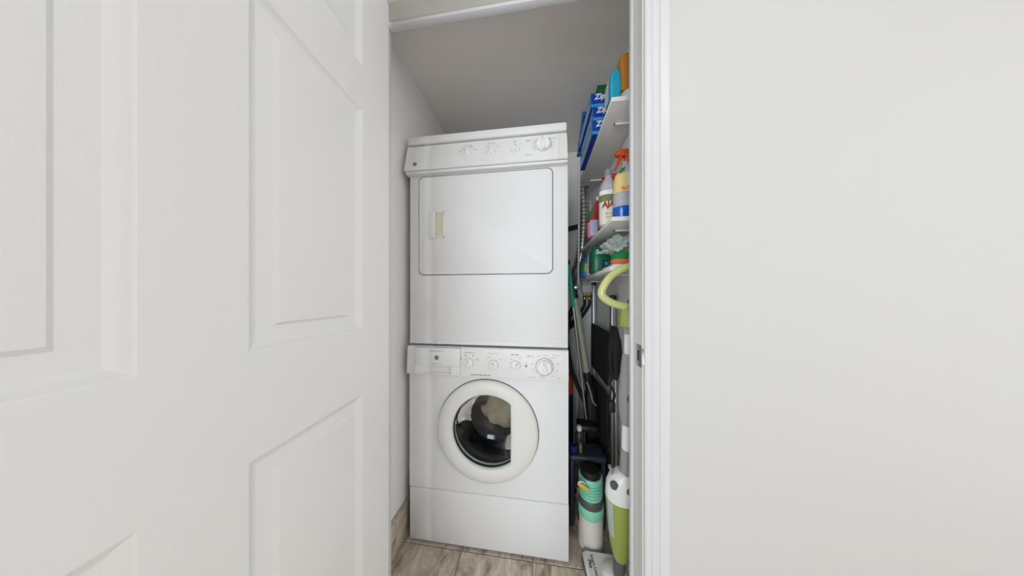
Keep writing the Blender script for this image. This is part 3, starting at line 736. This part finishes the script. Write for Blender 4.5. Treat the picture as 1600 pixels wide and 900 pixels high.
# red pouch
t = thing('refill_pouch', 'red and pink refill pouch with a lilac label beside the foil duct', 'pouch', (0.272, 1.12, z), None)
part('pouch_body', M_red, t, loft, [(z + a, cx_, 1.12, b, c) for a, cx_, b, c in ((0.0005, 0.272, .027, .030), (0.03, 0.272, .030, .032), (0.09, 0.273, .031, .026), (0.14, 0.282, .022, .018), (0.175, 0.290, .012, .010), (0.195, 0.295, .009, .005))], 28, 2.6, angle=60)
part('label', M_lilac, t, loft, [(z + a, cx_, 1.12, b + .001, c + .001) for a, cx_, b, c in ((0.012, 0.272, .0285, .0310), (0.03, 0.272, .030, .032), (0.09, 0.273, .031, .026))], 14, 2.6, rad(232), rad(300), angle=60)
part('pink_side', M_pink, t, loft, [(z + a, cx_, 1.12, b + .0006, c + .0006) for a, cx_, b, c in ((0.004, 0.272, .0275, .0303), (0.03, 0.272, .030, .032), (0.08, 0.273, .031, .027))], 14, 2.6, rad(195), rad(232), angle=60)
part('leaf_print', M_leaf, t, loft, [(z + a, cx_, 1.12, b + .001, c + .001) for a, cx_, b, c in ((0.095, 0.273, .0305, .0255), (0.14, 0.282, .022, .018), (0.16, 0.286, .017, .014))], 10, 2.6, rad(185), rad(240), angle=60)
part('spout_fin', M_label, t, box, 0.288, 0.304, 1.118, 1.122, z + 0.185, z + 0.215, 0.001)
bm = B(); loft(bm, [(z + a, 0.300, 1.235, b, c) for a, b, c in ((0.0005, .030, .02), (0.02, .033, .022), (0.11, .028, .016), (0.15, .02, .004))], 24, 2.6)
tag(obj('green_pouch', bm, M_leaf, angle=60), 'green pouch at the far end of the middle shelf', 'pouch')

# ------------------------------------------------------------------ lowest shelf
z = shelves['low']
t = thing('refill_pack', 'dark green refill pack with white lettering on the lowest shelf', 'pack', (0.31, 1.03, z))
part('pack_body', M_sgreen, t, loft, [(z + a, 0.312, 1.07, b, c) for a, b, c in ((0.0005, .064, .042), (0.008, .067, .045), (0.10, .066, .045), (0.122, .058, .038), (0.132, .04, .02))], 44, 5, angle=60)
text('printed_name', 'Swiffer', 0.027, facing(0.262, 1.0235, z + 0.095, spin=rad(-4)), M_wtext, t, bold=0.0004, align='LEFT')
part('dark_print_panel', mat('deep_green_print', (12, 48, 44), 0.4), t, box, 0.290, 0.372, 1.0240, 1.0255, z + 0.015, z + 0.058)
text('printed_letters', 'IIO', 0.024, facing(0.300, 1.0232, z + 0.040), M_ziplight, t, bold=0.0006, align='LEFT')
t = thing('wipes_bag', 'blue and green printed pouch at the far end of the lowest shelf', 'pouch', (0.245, 1.3, z))
secs = [(z + 0.0005, 0.285, 1.27, .046, .036), (z + 0.03, 0.283, 1.27, .050, .040), (z + 0.075, 0.285, 1.27, .045, .034), (z + 0.105, 0.292, 1.275, .035, .02), (z + 0.13, 0.30, 1.28, .03, .005)]
part('pouch_body', M_bluep, t, loft, secs, 28, 2.6, angle=60)
part('green_print', M_leaf, t, loft, [(a, b, c, d + .0009, e + .0009) for a, b, c, d, e in secs[1:3]], 16, 2.6, rad(185), rad(300), angle=60)
part('yellow_print', M_tag, t, loft, [(a, b, c, d + .0016, e + .0016) for a, b, c, d, e in secs[1:3]], 8, 2.6, rad(238), rad(262), angle=60)
bm = B(); loft(bm, [(z + 0.0005, 0.285, 1.175, .032, .03), (z + 0.02, 0.284, 1.175, .035, .034), (z + 0.10, 0.288, 1.175, .03, .026), (z + 0.14, 0.292, 1.178, .02, .008)], 24, 2.6)
tag(obj('wipes_pouch', bm, M_pattern, angle=60), 'pale printed pouch between the green pack and the blue pouch', 'pouch')
t = thing('scrub_sponge', 'orange sponge with a green scouring top on the lowest shelf', 'sponge', (0.325, 0.87, z))
part('foam', M_sponge, t, loft, [(z + 0.0105 + a, 0.328, 0.875, b, c) for a, b, c in ((0.0, .040, .026), (0.006, .046, .032), (0.018, .047, .033), (0.024, .046, .032))], 32, 3, angle=60)
part('scouring_pad', M_scour, t, loft, [(z + 0.0105 + a, 0.330, 0.873, b, c) for a, b, c in ((0.022, .047, .034), (0.030, .049, .036), (0.042, .047, .034), (0.050, .036, .024))], 32, 3, angle=60)
bm = B(); 
for k in range(4): box(bm, 0.268 + 0.002 * k, 0.368 - 0.002 * (k % 2), 0.825 + 0.003 * k, 0.955 - 0.004 * (k % 3), z + 0.0005 + 0.0025 * k, z + 0.0028 + 0.0025 * k)
tag(obj('cloth_stack', bm, M_label, smooth=False), 'flat stack of white cleaning cloths under the sponge', 'cloths')
bm = B(); lump(bm, (0.325, 0.925, z + 0.098), 0.05, (1.1, 1.2, 0.66), 0.55, 2.6, 3, 5)
tag(obj('plastic_bag', bm, M_film, angle=25), 'crumpled clear plastic bag on top of the sponge', 'bag')
bm = B(); lump(bm, (0.335, 0.93, z + 0.092), 0.028, (1.1, 1.1, 0.6), 0.4, 2.6, 8, 4)
tag(obj('cleaning_cloth', bm, mat('pale_teal_cloth', (150, 214, 196), 0.8), angle=50), 'pale teal cloth inside the clear plastic bag', 'cloth')

# ------------------------------------------------------------------ behind the dryer
t = thing('foil_duct', 'crinkled silver foil duct hanging behind the shelves', 'duct', (0.305, 1.49, 1.2))
pts = smoothpts([(0.372, 1.50, 1.965), (0.335, 1.50, 1.945), (0.308, 1.50, 1.86), (0.305, 1.50, 1.70), (0.300, 1.495, 1.55), (0.288, 1.50, 1.40), (0.262, 1.52, 1.29), (0.225, 1.58, 1.20)], 24)
rr = [0.034 + 0.0055 * (1 if (i // 2) % 2 else -1) for i in range(len(pts))]
part('duct_hose', M_foil, t, tube, pts, rr, 20, angle=20)
part('wall_collar', M_alu, t, lathe, [(0.05, 0.0), (0.05, -0.010), (0.042, -0.014)], (CR - 0.0005, 1.50, 1.965), 'x', 28)
bm = B(); prism(bm, [(0.13, 1.578), (0.305, 1.612), (0.305, 1.648), (0.13, 1.612)], 1.625, 1.638, 0.002)
tag(obj('wall_bracket', bm, M_black), 'black flat bar fixed to the back wall behind the dryer', 'bracket')
t = thing('water_valve', 'white valve box with brass taps and black hoses in the corner', 'valve box', (0.345, 1.6, 1.08))
part('box_cover', M_white, t, box, 0.312, CR - 0.001, 1.585, 1.639, 1.135, 1.235, 0.005)
for k in range(2):
    xx = 0.331 + 0.033 * k
    tp = part('tap', M_brass, t, lathe, [(0.010, 0), (0.010, -0.03), (0.013, -0.032), (0.013, -0.048), (0.008, -0.052)], (xx, 1.605, 1.134), 'z', 16)
    part('tap_handle', M_black if k else M_navyp, tp, box, xx - 0.014, xx + 0.014, 1.575, 1.597, 1.105, 1.114, 0.003)
    part('hose', M_black, t, tube, smoothpts([(xx, 1.605, 1.085), (xx - 0.004, 1.60, 1.04), (xx - 0.05, 1.59, 0.97), (xx - 0.11, 1.59, 0.90), (0.17 + 0.02 * k, 1.60, 0.86)], 6), 0.011, 10)

# ------------------------------------------------------------------ right-hand gap: mops, ladder, vacuum
# folded step ladder against the right wall
t = thing('step_ladder', 'folded aluminium step ladder with black treads against the right wall', 'ladder', (0.36, 1.27, 0))
for y, zt in ((1.095, 1.11), (1.455, 1.20)):
    rl = part('rail', M_alu, t, box, 0.348, 0.3715, y - 0.013, y + 0.013, 0.012, zt, 0.005, 3)
    part('rail_foot', M_black, rl, box, 0.345, 0.374, y - 0.016, y + 0.016, 0.0, 0.03, 0.003)
    part('top_cap', M_black, rl, box, 0.346, 0.373, y - 0.015, y + 0.015, zt - 0.02, zt + 0.006, 0.004)
    for zz in (0.86, 0.44): part('rivet', M_steel, rl, lathe, [(0.0045, 0), (0.003, -0.002)], (0.348, y, zz), 'x', 10)
for z0, z1 in ((0.66, 0.935), (0.33, 0.60), (0.06, 0.27)):
    tr_ = part('tread', M_blackfab, t, box, 0.337, 0.3475, 1.112, 1.438, z0, z1, 0.003)
part('rear_leg', M_alu, t, box, 0.352, 0.366, 1.045, 1.063, 0.02, 0.74, 0.004)
part('rear_leg', M_alu, t, box, 0.352, 0.366, 1.475, 1.493, 0.02, 0.74, 0.004)

# mop with teal grip
t = thing('floor_mop', 'thin steel mop pole with a teal grip beside the dryer', 'mop', (0.33, 1.14, 0))
A, Z_ = Vector((0.152, 1.13, 1.275)), Vector((0.252, 1.17, 0.44))
def on(a): return A.lerp(Z_, a)
part('grip', M_teal, t, tube, [on(0), on(0.01), on(0.26), on(0.265)], [0.007, 0.0105, 0.0095, 0.007], 14)
part('hang_cap', M_black, t, tube, [on(-0.03), on(-0.02), on(0.0)], [0.007, 0.0105, 0.0105], 12)
part('pole', M_steel, t, tube, [on(0.255), on(0.98)], 0.0065, 12)
part('mop_head', M_black, t, box, 0.205, 0.30, 1.13, 1.21, 0.405, 0.44, 0.008)

# stick vacuum
t = thing('stick_vacuum', 'stick vacuum with a thick sage-grey tube and black motor head', 'vacuum', (0.26, 1.2, 0))
A, Z_ = Vector((0.188, 1.15, 1.10)), Vector((0.256, 1.19, 0.70))
part('tube', M_sage, t, tube, [on(0), on(1)], 0.0185, 20)
part('upper_joint', M_black, t, tube, [on(-0.17), on(-0.15), on(0.0)], [0.012, 0.018, 0.0195], 16)
part('joint_clip', M_steel, t, lathe, [(0.011, -0.012), (0.013, 0), (0.011, 0.012)], (0.192, 1.125, 1.155), 'x', 14)
part('lower_joint', M_black, t, tube, [on(0.99), on(1.02), on(1.25), on(1.3)], [0.0195, 0.0205, 0.018, 0.015], 16)
part('fork', M_alu, t, tube, smoothpts([(0.252, 1.165, 0.66), (0.272, 1.165, 0.60), (0.283, 1.165, 0.555), (0.30, 1.165, 0.535)], 5), 0.005, 8)
part('motor_body', M_black, t, loft, [(0.365, 0.292, 1.235, .034, .038), (0.38, 0.292, 1.235, .036, .042), (0.45, 0.29, 1.235, .037, .044), (0.54, 0.285, 1.225, .033, .036), (0.60, 0.278, 1.21, .022, .024), (0.62, 0.275, 1.205, .014, .014)], 24, 3, angle=60)
part('lower_body', M_black, t, loft, [(0.0, 0.283, 1.27, .045, .05), (0.05, 0.283, 1.27, .045, .05), (0.06, 0.288, 1.255, .025, .025), (0.37, 0.292, 1.24, .03, .034)], 24, 3, angle=60)
part('hose', M_black, t, tube, smoothpts([(0.20, 1.19, 1.08), (0.165, 1.22, 0.98), (0.16, 1.25, 0.85), (0.185, 1.27, 0.70), (0.235, 1.27, 0.56), (0.28, 1.25, 0.47)], 8), 0.013, 12)

# tall orange bag next to the washer
t = thing('tall_bag', 'upright dark bag with an orange top squeezed beside the washer', 'bag', (0.165, 1.32, 0))
part('bag_body', M_navyp, t, loft, [(0.0, 0.168, 1.33, .034, .06), (0.03, 0.168, 1.33, .038, .065), (0.45, 0.168, 1.33, .036, .06), (0.53, 0.170, 1.33, .034, .055)], 24, 3, angle=60)
part('bag_top', M_oranges, t, loft, [(0.53, 0.170, 1.33, .0345, .0555), (0.60, 0.168, 1.32, .036, .05), (0.645, 0.165, 1.32, .028, .03), (0.665, 0.163, 1.32, .008, .01)], 24, 2.5, angle=60)

# navy step stool
t = thing('step_stool', 'glossy navy plastic step stool behind the mint vacuum', 'stool', (0.235, 1.1, 0))
part('stool_top', M_navy, t, box, 0.147, 0.318, 1.045, 1.155, 0.316, 0.345, 0.011, 4)
for x0, x1 in ((0.149, 0.172), (0.292, 0.315)):
    part('leg', M_navy, t, box, x0, x1, 1.050, 1.150, 0.0, 0.325, 0.008, 3)
part('brace', M_navy, t, box, 0.165, 0.30, 1.085, 1.115, 0.10, 0.13, 0.004)
t = thing('dark_bottle', 'dark bottle with a white cap standing on the navy stool', 'bottle', (0.20, 1.115, 0.345))
part('bottle_body', mat('dark_bottle_plastic', (52, 52, 54), 0.35), t, lathe, [(0.021, 0.0005), (0.023, 0.004), (0.023, 0.06), (0.016, 0.076), (0.010, 0.082)], (0.205, 1.12, 0.345), 'z', 24)
part('cap', M_white, t, lathe, [(0.0115, 0.080), (0.0125, 0.082), (0.0115, 0.102), (0.009, 0.104)], (0.205, 1.12, 0.345), 'z', 20)
bm = B(); lathe(bm, [(0.008, 0.0005), (0.009, 0.003), (0.009, 0.034), (0.005, 0.040), (0.005, 0.05)], (0.203, 1.075, 0.345), 'z', 16)
tag(obj('amber_vial', bm, mat('amber_glass', (120, 96, 60), 0.2)), 'small amber vial on the front of the navy stool', 'vial')
bm = B(); lathe(bm, [(0.014, 0.0005), (0.017, 0.003), (0.019, 0.034), (0.017, 0.0345), (0.015, 0.02)], (0.170, 1.078, 0.345), 'z', 24)
tag(obj('blue_cup', bm, mat('cobalt_plastic', (36, 44, 120), 0.35)), 'small cobalt blue cup on the navy stool beside the washer', 'cup')
bm = B(); box(bm, 0.186, 0.204, 1.075, 1.083, 0.0, 0.17, 0.0015)
tag(obj('wood_strip', bm, mat('raw_wood', (196, 150, 84), 0.6, var=0.12, vscale=14)), 'short raw wooden strip standing behind the mint vacuum', 'strip')

# mint dust-cup vacuum
vx, vy = 0.231, 0.997
t = thing('canister_vacuum', 'small mint and white upright canister vacuum on the floor', 'vacuum', (vx, vy, 0))
part('dust_cup', M_cup, t, lathe, [(0.048, 0.0), (0.053, 0.004), (0.055, 0.012), (0.053, 0.016), (0.0535, 0.02), (0.0535, 0.145)], (vx, vy, 0), 'z', 48)
part('lower_band', M_mint, t, lathe, [(0.054, 0.143), (0.0565, 0.147), (0.0560, 0.184), (0.0545, 0.187)], (vx, vy, 0), 'z', 48)
part('dark_band', M_dgrey, t, lathe, [(0.052, 0.1865), (0.053, 0.189), (0.052, 0.213), (0.049, 0.219)], (vx, vy, 0), 'z', 48)
pr = [(0.047, 0.2185), (0.050, 0.222)]
for k in range(5):
    h = 0.228 + k * 0.0125; pr += [(0.0512, h), (0.0512, h + 0.0065), (0.0465, h + 0.0075), (0.0465, h + 0.0115)]
pr += [(0.0512, 0.291), (0.0512, 0.306), (0.049, 0.311), (0.044, 0.312)]
part('ribbed_housing', M_mint, t, lathe, pr, (vx, vy, 0), 'z', 48, angle=20)
part('top_cap', M_black, t, lathe, [(0.0445, 0.310), (0.044, 0.326), (0.036, 0.334), (0.01, 0.336)], (vx, vy, 0), 'z', 40)
def tr2(bm): tube(bm, [(0.181 + 0.013 * math.cos(a), 0.944 - 0.004 * math.sin(a), 0.304 + 0.013 * math.sin(a)) for a in [2 * PI * k / 20 for k in range(20)]], 0.0030, 8, True)
tg = part('tag_ring', M_white, t, tr2)
def tg2(bm): prism(bm, [(0.168, 0.300), (0.170, 0.311), (0.178, 0.312), (0.212, 0.290), (0.210, 0.277), (0.204, 0.275)], 0.9385, 0.940)
part('paper_tag', M_tag, tg, tg2)
part('power_cord', M_black, t, tube, smoothpts([(0.182, 0.995, 0.20), (0.172, 0.985, 0.165), (0.174, 0.98, 0.13), (0.180, 0.99, 0.10)], 5), 0.004, 8)

# steam mop
t = thing('steam_mop', 'white and lime green steam mop with a looped handle by the right jamb', 'steam mop', (0.29, 0.85, 0))
def head(bm):
    P = [(0.183, 0.928), (0.190, 0.933), (0.368, 0.932), (0.374, 0.926), (0.371, 0.80), (0.360, 0.780), (0.205, 0.780), (0.192, 0.80)]
    rings = []
    for zz, k in ((0.012, 1.0), (0.026, 1.0), (0.034, 0.975), (0.038, 0.93)):
        rings.append([bm.verts.new((0.279 + (x - 0.279) * k, 0.856 + (y - 0.856) * k, zz)) for x, y in P])
    for a, b in zip(rings, rings[1:]):
        for i in range(len(P)): bm.faces.new((a[i], a[(i + 1) % len(P)], b[(i + 1) % len(P)], b[i]))
    bm.faces.new(rings[0][::-1]); bm.faces.new(rings[-1])
hd = part('mop_head', M_white, t, head)
def pad(bm):
    P = [(0.179, 0.930), (0.187, 0.937), (0.371, 0.936), (0.3745, 0.929), (0.3745, 0.797), (0.362, 0.776), (0.203, 0.776), (0.188, 0.80)]
    a = [bm.verts.new((x, y, 0.0)) for x, y in P]; b = [bm.verts.new((x, y, 0.0125)) for x, y in P]
    bm.faces.new(a[::-1]); bm.faces.new(b)
    for i in range(len(P)): bm.faces.new((a[i], a[(i + 1) % len(P)], b[(i + 1) % len(P)], b[i]))
part('cleaning_pad', M_dgrey, hd, pad)
MT = lambda x, y: Matrix.Translation((x, y, 0.0384)) @ Matrix.Rotation(rad(-84), 4, 'Z')
text('printed_name', 'Smart Living', 0.016, MT(0.215, 0.918), M_dprint, hd, bold=0.0001, align='LEFT')
text('printed_name', 'Plus', 0.017, MT(0.203, 0.898), M_dprint, hd, bold=0.0004, align='LEFT')
part('hub', M_white, hd, loft, [(0.036, 0.295, 0.865, .052, .046), (0.046, 0.295, 0.865, .046, .040), (0.056, 0.296, 0.862, .032, .028)], 32, 2, angle=60)
part('swivel_joint', M_dgrey, t, loft, [(0.050, 0.297, 0.848, .016, .016), (0.085, 0.298, 0.842, .021, .020), (0.150, 0.300, 0.832, .0235, .0235)], 24, 2, angle=60)
body = [(0.145, .300, .830, .022, .022), (0.163, .301, .828, .030, .027), (0.20, .302, .826, .039, .033), (0.25, .303, .824, .047, .038), (0.31, .304, .822, .0545, .041), (0.378, .305, .820, .060, .043)]
part('lime_tank', M_lime, t, loft, body, 40, 2.3, angle=60)
up = [(0.3785, .305, .820, .0603, .0435), (0.40, .306, .819, .0615, .0435), (0.43, .307, .818, .060, .042), (0.455, .308, .817, .052, .038), (0.472, .309, .816, .036, .030), (0.482, .310, .815, .022, .022)]
us = part('upper_housing', M_white, t, loft, up, 40, 2.3, angle=60)
part('side_window', mat('clear_tank_window', (176, 184, 182), 0.2), t, loft, [(a, b, c, d + .0012, e + .0012) for a, b, c, d, e in body[3:]] , 10, 2.3, rad(196), rad(224), angle=60)
for bx, bz, by, r in ((0.264, 0.444, 0.7865, 0.014), (0.312, 0.436, 0.7765, 0.012)):
    part('button', M_dgrey, us, lathe, [(r, 0.006), (r, -0.0015), (r * 0.8, -0.003)], (bx, by, bz), 'y', 24)
part('cord_hook', M_grey, us, tube, [(0.270, 0.815, 0.455), (0.262, 0.815, 0.478), (0.256, 0.815, 0.492)], 0.006, 8)
hx, hyy = 0.317, 0.797
part('lower_collar', M_grey, t, tube, [(0.311, 0.813, 0.478), (0.313, 0.810, 0.50), (0.314, 0.808, 0.565)], [0.024, 0.0225, 0.0215], 24)
part('lower_tube', M_white, t, tube, [(0.314, 0.808, 0.563), (0.315, 0.806, 0.66)], 0.019, 24)
gt = part('grey_sleeve', M_grey, t, tube, [(0.315, 0.806, 0.655), (0.315, 0.805, 0.70), (0.316, 0.803, 0.75), (0.316, 0.802, 0.80), (0.317, 0.80, 0.88), (0.317, 0.799, 0.908)], [0.022, 0.030, 0.0335, 0.030, 0.0245, 0.0215], 28)
part('sleeve_button', M_dgrey, gt, lathe, [(0.017, 0.012), (0.017, -0.002), (0.013, -0.004)], (0.316, 0.769, 0.758), 'y', 24)
part('upper_tube', M_white, t, tube, [(0.317, 0.799, 0.905), (0.317, 0.798, 0.985)], 0.0165, 24)
part('upper_collar', M_grey, t, tube, [(0.317, 0.798, 0.978), (0.317, 0.798, 1.004)], 0.020, 24)
part('handle_post', M_lime, t, tube, [(0.317, 0.797, 1.002), (0.317, 0.797, 1.006), (0.317, 0.796, 1.04), (0.318, 0.795, 1.068), (0.319, 0.794, 1.084), (0.319, 0.794, 1.090)], [0.030, 0.033, 0.032, 0.028, 0.020, 0.010], 24)
hl = [(0.318, 1.074), (0.280, 1.080), (0.246, 1.093), (0.222, 1.118), (0.232, 1.152), (0.255, 1.183), (0.290, 1.207), (0.325, 1.215), (0.352, 1.200), (0.362, 1.165), (0.356, 1.120), (0.343, 1.088)]
part('loop_handle', M_limep, t, tube, smoothpts([(x, 0.790, zz) for x, zz in hl], 5, True), 0.0140, 16, True)
part('handle_button', M_dgrey, t, loft, [(1.088, .325, .792, .018, .010), (1.10, .327, .792, .016, .009), (1.107, .330, .792, .008, .006)], 20, 2, angle=60)
def coil(bm):
    for k in range(14):
        x = 0.287 + 0.003 * (k % 3); y = 0.838 + 0.0042 * k; zt = 0.990 - 0.014 * (k % 4); zb = 0.80 + 0.02 * (k % 3); w = 0.003 + 0.0045 * (k % 4)
        tube(bm, smoothpts([(x - w, y, (zt + zb) / 2), (x - w * 0.7, y, zt - 0.02), (x, y, zt), (x + w * 0.7, y, zt - 0.02), (x + w, y, (zt + zb) / 2), (x + w * 0.7, y, zb + 0.02), (x, y, zb), (x - w * 0.7, y, zb + 0.02)], 5, True), 0.0062, 8, True)
    tube(bm, smoothpts([(0.280, 0.845, 0.82), (0.268, 0.842, 0.78), (0.282, 0.84, 0.74), (0.270, 0.84, 0.70), (0.276, 0.838, 0.685)], 6), 0.0048, 8)
pc = part('power_cord', M_blackfab, t, coil)
part('plug', M_black, pc, box, 0.262, 0.284, 0.832, 0.85, 0.675, 0.715, 0.004)

for o in bpy.data.objects:
    if '_base' in o: del o['_base']
